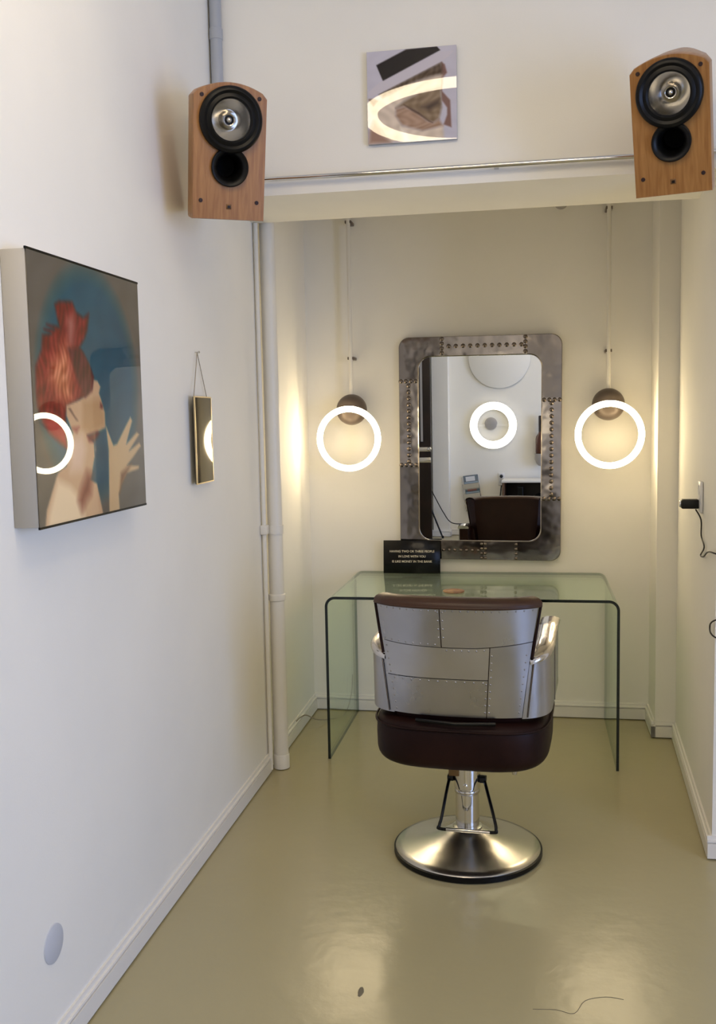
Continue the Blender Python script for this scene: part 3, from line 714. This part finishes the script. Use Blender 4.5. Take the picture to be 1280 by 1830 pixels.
A2 = {
 'hat':[(0.107,0.147),(0.446,0.004),(0.785,0.0),(0.823,0.043),(0.179,0.321)],
 'brim':[(0.148,0.329),(0.179,0.323),(0.823,0.055),(0.979,0.061),(0.852,0.157),(0.134,0.457),(0.018,0.489),(0.003,0.438)],
 'dark':[(0.134,0.457),(0.831,0.17),(0.848,0.293),(0.686,0.32),(0.563,0.35),(0.417,0.398),(0.175,0.5)],
 'face':[(0.319,0.619),(0.414,0.556),(0.581,0.479),(0.827,0.448),(0.832,0.654),(0.802,0.771),(0.74,0.811),(0.658,0.781),(0.557,0.685),(0.413,0.616)],
 'eye':[(0.609,0.634),(0.805,0.564),(0.809,0.613),(0.691,0.679)],
 'cream':[(0.006,0.992),(0.075,0.743),(0.015,0.578),(0.015,0.506),(0.133,0.527),(0.175,0.5),(0.417,0.398),(0.686,0.32),(0.848,0.293),(0.827,0.448),(0.581,0.479),(0.414,0.556),(0.319,0.619),(0.318,0.699),(0.388,0.823),(0.615,0.887),(0.846,0.852),(0.852,0.981)],
 'palm':[(0.319,0.629),(0.413,0.616),(0.557,0.685),(0.658,0.781),(0.74,0.811),(0.802,0.78),(0.846,0.852),(0.615,0.887),(0.492,0.85),(0.388,0.813),(0.317,0.709)],
 'finger':[(0.413,0.596),(0.577,0.686),(0.689,0.793),(0.73,0.81),(0.618,0.739),(0.495,0.661)],
 'ear':[(0.831,0.165),(0.871,0.198),(0.895,0.287),(0.849,0.337),(0.837,0.478),(0.927,0.582),(0.938,0.873),(0.852,0.838),(0.892,0.737),(0.893,0.659),(0.835,0.576),(0.823,0.36)],
 'wrist':[(0.011,0.991),(0.019,0.86),(0.07,0.748),(0.136,0.827),(0.177,0.91),(0.259,0.995)],
 'fold':[(0.367,0.832),(0.449,0.907),(0.463,0.992),(0.406,0.994)],
 'corner':[(0.015,0.51),(0.065,0.51),(0.117,0.531),(0.068,0.582)]}
def sdist(P, x, y):
    """signed distance to a polygon, negative inside"""
    d = 1e9; ins = False; n = len(P)
    for i in range(n):
        ax, ay = P[i]; bx, by = P[(i + 1) % n]; ex, ey = bx - ax, by - ay; px, py = x - ax, y - ay
        k = max(0, min(1, (px * ex + py * ey) / (ex * ex + ey * ey + 1e-12))); dx, dy = px - ex * k, py - ey * k
        d = min(d, dx * dx + dy * dy)
        if (ay > y) != (by > y) and x < ax + (y - ay) / (by - ay) * ex: ins = not ins
    d = math.sqrt(d); return -d if ins else d
def picture(layers, bg, N):
    """per-vertex colours of a flat print: soft-edged shapes laid over a background function"""
    boxes = [(min(p[0] for p in P), max(p[0] for p in P), min(p[1] for p in P), max(p[1] for p in P)) for P, c, s in layers]
    cols = []
    for j in range(N + 1):
        for i in range(N + 1):
            u, v = i / N, j / N; c = bg(u, v)
            for (P, col, s), b in zip(layers, boxes):
                if u < b[0] - s or u > b[1] + s or v < b[2] - s or v > b[3] + s: continue
                k = max(0, min(1, .5 - sdist(P, u, v) / (2 * s)))
                if k > 0:
                    cc = col(u, v) if callable(col) else col; c = tuple(a + (q - a) * k for a, q in zip(c, cc))
            cols.append((*lin([x / 255 for x in c]), 1.0))
    return cols
def print_mat(name, rough, coat):
    X = mat(name, (.5, .5, .5), rough, spec=.08, coat=coat); nt = X.node_tree; a = nt.nodes.new('ShaderNodeAttribute'); a.attribute_name = 'ink'
    nt.links.new(a.outputs['Color'], nt.nodes['Principled BSDF'].inputs['Base Color']); nt.nodes['Principled BSDF'].inputs['Coat Roughness'].default_value = .012
    return X
def print_mesh(name, fn, N, cols, material, parent):
    V = [fn(i / N, j / N) for j in range(N + 1) for i in range(N + 1)]
    F = [(j * (N + 1) + i, (j + 1) * (N + 1) + i, (j + 1) * (N + 1) + i + 1, j * (N + 1) + i + 1) for j in range(N) for i in range(N)]
    o = link(name, V, F, material, parent); at = o.data.attributes.new('ink', 'FLOAT_COLOR', 'POINT'); at.data.foreach_set('color', [x for c in cols for x in c]); return o
def wob(u, v, s): return math.sin(u * 61 * s + 3 * math.sin(v * 37 * s)) * math.cos(v * 53 * s + 2 * math.sin(u * 29 * s))
def bg1(u, v):
    g = (116, 108, 96) if True else 0; d = math.hypot((u - .49) / .46, (v - .47) / .475)
    k = max(0, min(1, (1.06 - d) / .22)); te = (6, 70 + 12 * (1 - u), 92 + 8 * (1 - u))
    w_ = 4 * wob(u, v, .35); return tuple(a + (b - a) * k + w_ for a, b in zip((98, 91, 80), te))
hairc = lambda u, v: tuple(max(0, a + 26 * wob(u * 1.5, v * .55, 1.2)) for a in (116, 2, 4))
shinec = lambda u, v: tuple(max(0, a + 44 * wob(u * 2, v * .7, 1.1)) for a in (190, 104, 66))
L1 = [(A1['hair'], hairc, .012), (A1['streak'], (165, 92, 82), .03), (A1['shine'], shinec, .05), (A1['nape'], (176, 40, 46), .02), (A1['skin'], (206, 166, 126), .006), (A1['jaw'], (184, 142, 98), .02),
      (A1['neckhl'], (224, 190, 160), .03), (A1['chest'], (240, 212, 168), .02), (A1['bang'], lambda u, v: tuple(max(0, a + 22 * wob(u * 1.8, v * .4, 1)) for a in (84, 14, 20)), .014), (A1['lips'], (104, 26, 34), .012), ([(.556, .538), (.578, .552), (.574, .566), (.552, .560)], (96, 30, 34), .008), (A1['necksh'], (122, 52, 40), .03),
      (A1['ear'], (150, 70, 60), .012), (A1['eye'], (84, 56, 46), .007), (A1['hand'], (206, 172, 126), .006), (A1['forearm'], (132, 92, 62), .012)]
t = thing('portrait_painting', 'square glossy portrait of a red haired woman on a teal halo', 'painting', (0, -2.635, 1.61))
S1 = .306; TH = .062
box('stretcher', (.001, -S1, -S1), (TH - .003, S1, S1), M['frame_side'], t, .001, 1)
N = 150
print_mesh('canvas_print', lambda u, v: (TH, -S1 + 2 * S1 * u, S1 - 2 * S1 * v), N, picture(L1, bg1, N), print_mat('varnished_print', .35, 1.0), t)
V, F = boxes_geo([((TH - .0035, -S1 - .002, S1 - .001), (TH + .0005, S1 + .002, S1 + .0045)), ((TH - .0035, -S1, -S1 - .0045), (TH + .0005, S1 + .002, -S1 + .001))])
for i in (0, 8): link('edge_strip', V[i:i + 8], [tuple(q - (8 if i else 0) for q in f) for f in F[(6 if i else 0):(12 if i else 6)]], M['gloss_black'], t)

def bg2(u, v): w_ = 3 * wob(u, v, .3); return (198 + w_ - 8 * v, 194 + w_ - 8 * v, 204 + w_ - 6 * v)
L2 = [(A2['ear'], (126, 92, 82), .010), (A2['cream'], lambda u, v: tuple(a + 14 * wob(u, v, .4) for a in (214, 196, 176)), .02), (A2['dark'], lambda u, v: tuple(a + 18 * wob(u, v * .6, 1) for a in (84, 66, 48)), .022), (A2['brim'], (202, 195, 202), .005), (A2['face'], lambda u, v: tuple(a + 14 * wob(u, v, .6) for a in (132, 110, 84)), .02),
      (A2['palm'], lambda u, v: tuple(a + 16 * wob(u * .6 + v * .5, v, .8) for a in (164, 132, 108)), .02), (A2['finger'], (74, 52, 38), .012), (A2['eye'], (70, 52, 40), .03), (A2['wrist'], (158, 124, 106), .03), (A2['fold'], (236, 226, 208), .02), (A2['corner'], (96, 72, 58), .012), (A2['hat'], (20, 10, 9), .006)]
t = thing('hat_portrait_print', 'small square glossy print of a face under a black hat', 'picture', (.728, -1.40, 2.650), (math.radians(0), 0, 0))
S2 = .157
box('panel', (-S2, -.018, -S2), (S2, -.002, S2), M['duct'], t, .001, 1)
N = 120
print_mesh('print_face', lambda u, v: (-S2 + 2 * S2 * u, -.0184, S2 - 2 * S2 * v), N, picture(L2, bg2, N), print_mat('glossy_print', .3, 1.0), t)

# small hanging mirror on the left wall
t = thing('hanging_mirror', 'narrow dark mirror with brass edge hanging by a string on the left wall', 'mirror', (.018, -1.697, 1.467))
t.rotation_euler = (0, 0, math.radians(2.4))
hy, hz = .098, .149
box('mirror_back', (-.002, -hy + .002, -hz + .002), (.004, hy - .002, hz - .002), M['black'], t)
box('mirror_glass', (.004, -hy + .003, -hz + .003), (.0052, hy - .004, hz - .004), M['mirror_dark'], t)
for a, b in (((.001, -hy, -hz), (.006, hy, -hz + .004)), ((.001, -hy, hz - .004), (.006, hy, hz)), ((.001, -hy, -hz + .004), (.006, -hy + .004, hz - .004)), ((.001, hy - .004, -hz + .004), (.006, hy, hz - .004))): box('brass_edge', a, b, M['brass'], t)
tube('hanging_string', [(-.004, -.075, hz), (-.010, .0, .300), (-.004, .075, hz)], .0016, M['string'], t, 6)
lathe('nail', [(.0, .004), (.004, .003), (.004, -.002), (.0015, -.002), (.0015, -.017)], M['steel'], t, 10, 'X', (-.004, 0, .3005))

# ================================================================ CABLES AND OUTLET ON THE RIGHT WALL
ndir = Vector((-.9992, .0390, 0)); tdir = Vector((-.0390, -.9992, 0))
t = thing('wall_socket', 'slim white socket strip on the right wall', 'socket', (1.760, -1.155, 1.215), (0, 0, math.atan2(.0390, -.9992)))
box('plate', (0, -.036, -.058), (.011, .036, .058), M['white_plastic'], t, .004)
for z in (-.026, .026): lathe('outlet_well', [(.019, .0105), (.019, .0125), (.0165, .0125), (.0165, .0112), (0, .0112)], M['white_plastic'], t, 24, 'X', (0, 0, z))
t = thing('power_adapter', 'black plug adapter with a cable in the right wall socket', 'adapter', (1.748, -1.155, 1.189), (0, 0, math.atan2(.0390, -.9992)))
box('adapter_body', (.001, -.022, -.017), (.062, .022, .017), M['black'], t, .004)
box('adapter_tip', (.062, -.012, -.012), (.068, .012, .012), M['chrome'], t, .002)
R2 = Matrix.Rotation(-math.atan2(.0390, -.9992), 3, 'Z'); o0 = Vector((1.748, -1.155, 1.189))
wp_ = [(1.737, -1.165, 1.168), (1.748, -1.215, 1.135), (1.752, -1.200, 1.075), (1.748, -1.290, 1.045), (1.752, -1.192, 1.002), (1.745, -1.30, 1.012), (1.739, -1.42, 1.045), (1.737, -1.555, 1.06), (1.80, -1.572, 1.03), (1.86, -1.568, .92), (1.81, -1.568, .85), (1.742, -1.562, .835), (1.735, -1.505, .80), (1.742, -1.562, .777), (1.84, -1.57, .74), (1.95, -1.58, .45), (2.05, -1.60, .004), (2.3, -1.62, .004)]
tube('adapter_cable', smooth_path([R2 @ (Vector(p) - o0) for p in wp_], 6), .0028, M['cord'], t, 8)
t = thing('floor_cable', 'thin pale cable over the skirting board behind the left desk leg', 'cable', (.02, -.47, .083))
tube('cable_run', smooth_path([(-.002, -.01, -.0), (.006, .03, .006), (.016, .12, -.01), (.05, .20, -.055), (.11, .29, -.078), (.16, .36, -.078), (.19, .40, .02), (.195, .42, .12)], 6), .0028, M['string'], t, 8)

# ================================================================ MAIN ROOM: LAMPS
def chandelier(label, x, y, z, R, glow_mat):
    t = thing('ring_chandelier', label, 'lamp', (x, y, z), group='ring chandeliers of the main room')
    for nm, a0, a1, mm in (('light_ring', 190, 350, glow_mat), ('ring_housing', -10, 190, M['white_plastic'])):
        V, F = lathe_geo([(R + .045 * math.cos(math.radians(a0 + (a1 - a0) * k / 10)), .045 * math.sin(math.radians(a0 + (a1 - a0) * k / 10))) for k in range(11)], 80)
        fix(link(nm, V, F, mm, t, smooth=True))
    for k in range(3):
        a = 2 * math.pi * k / 3 + .4; tube('suspension_wire', [(R * math.cos(a), R * math.sin(a), .044), (.05 * math.cos(a), .05 * math.sin(a), CEIL - z - .03)], .0018, M['steel'], t, 6)
    lathe('ceiling_rose', [(0, -.03), (.07, -.03), (.075, -.02), (.075, 0)], M['white_plastic'], t, 28, c=(0, 0, CEIL - z))
chandelier('ring chandelier hanging in front of the header, near the left wall', .80, -3.50, 3.2, .55, M['ring_ceil'])
chandelier('ring chandelier hanging over the right of the main room', 2.75, -3.0, 3.2, .40, M['ring_ceil_dim'])
chandelier('added unseen ring lamp further back, brightening the niche', 1.75, -5.75, 3.2, .50, M['ring_ceil_fill'])  # invented lamp behind the camera, added to brighten the niche back wall

# ================================================================ MAIN ROOM SEEN IN THE MIRROR
OW = -6.9
t = thing('wall_ring_lamp', 'big glowing ring lamp on the opposite wall, seen in the mirror', 'lamp', (.425, OW, 1.315))
V, F = lathe_geo([(.186, .046), (.190, .056), (.205, .062), (.23, .064), (.256, .062), (.271, .056), (.276, .046)], 72, 'Y')
F = [f for f in F if len(f) == 4] + [(k, (k + 1) % 72, 6 * 72 + (k + 1) % 72, 6 * 72 + k) for k in range(72)]
fix(link('light_ring', V, F, M['ring_wall'], t, smooth=True))
V, F = lathe_geo([(.188, .012), (.188, .0455), (.274, .0455), (.274, .012)], 72, 'Y')
F = [f for f in F if len(f) == 4] + [(k, (k + 1) % 72, 3 * 72 + (k + 1) % 72, 3 * 72 + k) for k in range(72)]
auto(fix(link('ring_housing', V, F, M['white_plastic'], t)), 30)
lathe('ring_mount', [(.0, .030), (.055, .030), (.07, .022), (.075, .001)], M['stone'], t, 32, 'Y', (-.03, 0, .02))
V, F = boxes_geo([((-.235, .002, -.012), (.235, .014, .012))]); link('mount_bar', V, F, M['wall'], t)
t = thing('wall_disc', 'large flat white disc on the opposite wall above the ring lamp', 'wall decor', (.50, OW, 2.11))
lathe('disc', [(.36, .012), (.36, .034), (.352, .040), (0, .040)], M['wall'], t, 80, 'Y')
lathe('disc_mount', [(.10, 0), (.10, .012)], M['wall'], t, 24, 'Y')
# dark door leaf standing open, with steel lock bands
d = thing('door_1', 'dark door leaf standing open beside the pillar', 'door', (-.62, -6.50, 0)); tag(d, kind='structure'); del d['category']
box('door_leaf', (-.34, -.02, .006), (.352, .025, 2.35), M['darkwood'], d, .004)
box('glass_strip', (.235, .024, 1.15), (.262, .028, 2.2), M['stone'], d)
box('lock_band', (-.02, .025, 1.035), (.352, .033, 1.085), M['steel'], d, .002)
box('lock_band', (-.02, .025, .905), (.352, .033, .965), M['steel'], d, .002)
lathe('door_knob', [(0, .075), (.018, .070), (.024, .058), (.018, .045), (.010, .038), (.010, .028)], M['chrome'], d, 20, 'Y', (.338, 0, 1.065))
t = thing('black_pole', 'thin black pole leaning beside the dark door in the mirror', 'pole', (-.15, -6.55, .006))
tube('pole_rod', [(.0, .0, .006), (-.155, .0, .40), (-.30, .03, .78)], .010, M['black'], t, 10); lathe('pole_tip', [(0, 0), (.014, .002), (.013, .024), (.009, .03)], M['rubber'], t, 12)
tube_o = tube('trailing_cable', smooth_path([(-.29, -6.49, .62), (-.25, -6.60, .50), (-.16, -6.69, .30), (-.06, -6.66, .18), (.09, -6.80, .15), (.25, -6.87, .16), (.45, -6.885, .28), (.515, -6.885, .60)], 8), .006, M['cord'], None, 8)
tag(tube_o, 'black cable sagging from the dark door along the opposite wall', 'cable')
# magazine rack
t = thing('magazine_rack', 'slanting wall rack holding magazines on the opposite wall', 'rack', (.19, OW, .30), (0, math.radians(-7), 0))
box('rack_back', (-.10, .002, 0), (.10, .012, .42), M['steel'], t, .002)
for z in (.03, .15, .27): box('rack_pocket', (-.10, .055, z), (.10, .060, z + .06), M['steel'], t); 
for z in (.02, .14, .26): box('rack_floor', (-.10, .012, z), (.10, .055, z + .005), M['steel'], t)
mcols = [((.18, .05, .05), (.65, .55, .48)), ((.10, .16, .22), (.32, .10, .09)), ((.16, .20, .24), (.75, .77, .80))]
lb = ('magazine with a dark portrait cover, lowest in the wall rack', 'blue grey magazine in the middle pocket of the wall rack', 'pale magazine in the top pocket of the wall rack')
for i, z in enumerate((.30, .418, .536)):
    g_ = thing('magazine', lb[i], 'magazine', (.185 - .018 * (i - 1) * 1, OW + .034 + .004 * i, z + .037), (math.radians(3), math.radians(-7), 0), 'magazines in the wall rack')
    box('cover', (-.088, -.004, 0), (.088, .004, .155), mat('magazine_cover_%d' % i, mcols[i][0], .35), g_)
    box('cover_picture', (-.06, .004, .085), (.05, .0046, .140), mat('magazine_print_%d' % i, mcols[i][1], .35), g_)
    box('cover_band', (-.08, .004, .060), (.08, .0046, .075), mat('magazine_band_%d' % i, (.35, .45, .55), .35), g_)
# socket and plug beside the cabinet
t = thing('double_socket', 'white double socket on the opposite wall beside the dark cabinet', 'socket', (.515, OW, .675))
box('plate', (-.036, 0, -.075), (.036, .010, .075), M['white_plastic'], t, .003)
for z in (-.035, .035): lathe('outlet_well', [(.022, .009), (.022, .012), (.019, .012), (.019, .0105), (0, .0105)], M['cover'], t, 20, 'Y', (0, 0, z))
t = thing('black_plug', 'black plug in the upper well of the double socket', 'plug', (.515, OW + .0125, .71))
lathe('plug_body', [(.018, 0), (.019, .02), (.014, .034), (.006, .038), (.006, .05)], M['black'], t, 18, 'Y')
# dark cabinet with an open compartment
t = thing('dark_cabinet', 'dark brown low cabinet with open compartment by the opposite wall', 'cabinet', (1.0, OW + .20, 0))
for nm, a, b, mm in (('top_board', (-.455, -.18, .665), (.455, .22, .69), M['white_plastic']), ('side_panel', (-.45, -.18, .05), (-.425, .20, .665), M['midwood']), ('side_panel', (.425, -.18, .05), (.45, .20, .665), M['midwood']), ('back_panel', (-.425, -.18, .05), (.425, -.165, .665), M['darkwood']), ('shelf', (-.425, -.165, .43), (.425, .19, .455), M['midwood']), ('bottom_board', (-.45, -.18, .03), (.45, .20, .055), M['midwood'])): box(nm, a, b, mm, t, .002)
for s in (-.21, .21):
    dd = box('door', (s - .205, .192, .065), (s + .205, .212, .425), M['darkwood'], t, .002); tube('handle', [(s * .3, .214, .30), (s * .3, .228, .30), (s * .3, .228, .38), (s * .3, .214, .38)], .004, M['steel'], dd, 8)
for x in (-.40, .40):
    for y in (-.14, .15): lathe('foot', [(.018, 0), (.022, .03)], M['black'], t, 14, c=(x, y, 0))
t = thing('black_box', 'small black upright box inside the dark cabinet compartment', 'box', (.75, OW + .24, .4555))
box('body', (-.03, -.06, 0), (.03, .06, .155), M['black'], t, .005); box('face', (-.022, .06, .02), (.022, .062, .14), M['gloss_black'], t)
V, F = lathe_geo([(0.0001, .09), (.06, .085), (.12, .055), (.17, .02), (.18, .001)], 24)
bag = thing('black_bag', 'soft black bag lying on the dark cabinet shelf', 'bag', (1.05, OW + .25, .4555))
link('bag_body', [(x * 1.1, y * .6, z) for x, y, z in V], F, M['black'], bag, smooth=True); tube('bag_handle', smooth_path([(-.05, 0, .08), (-.03, .0, .12), (.03, 0, .12), (.05, 0, .08)], 6), .006, M['black'], bag, 8)
# bottle and cup made up to stand in for the camera holder's sleeve
t = thing('bottle_standin', 'brown bottle-shaped stand-in for the camera holder, at the opposite wall', 'bottle', (.985, OW + .085, .98))
lathe('bottle_body', [(0, .0), (.060, .0), (.066, .01), (.066, .17), (.058, .20), (.035, .235), (.032, .25)], M['bottle'], t, 32)
lathe('bottle_neck', [(.0325, .25), (.0335, .26), (.0335, .43), (.028, .44), (0, .44)], M['bottle_dark'], t, 28)
t2 = thing('cup_standin', 'rounded grey cup-shaped stand-in below the brown bottle shape', 'holder', (.985, OW + .085, .83))
lathe('cup_bowl', [(0, 0), (.03, .006), (.058, .035), (.074, .08), (.077, .145), (.072, .148), (.070, .143), (0, .143)], M['stone'], t2, 32)
box('cup_bracket', (-.02, -.085, .06), (.02, -.06, .12), M['steel'], t2)
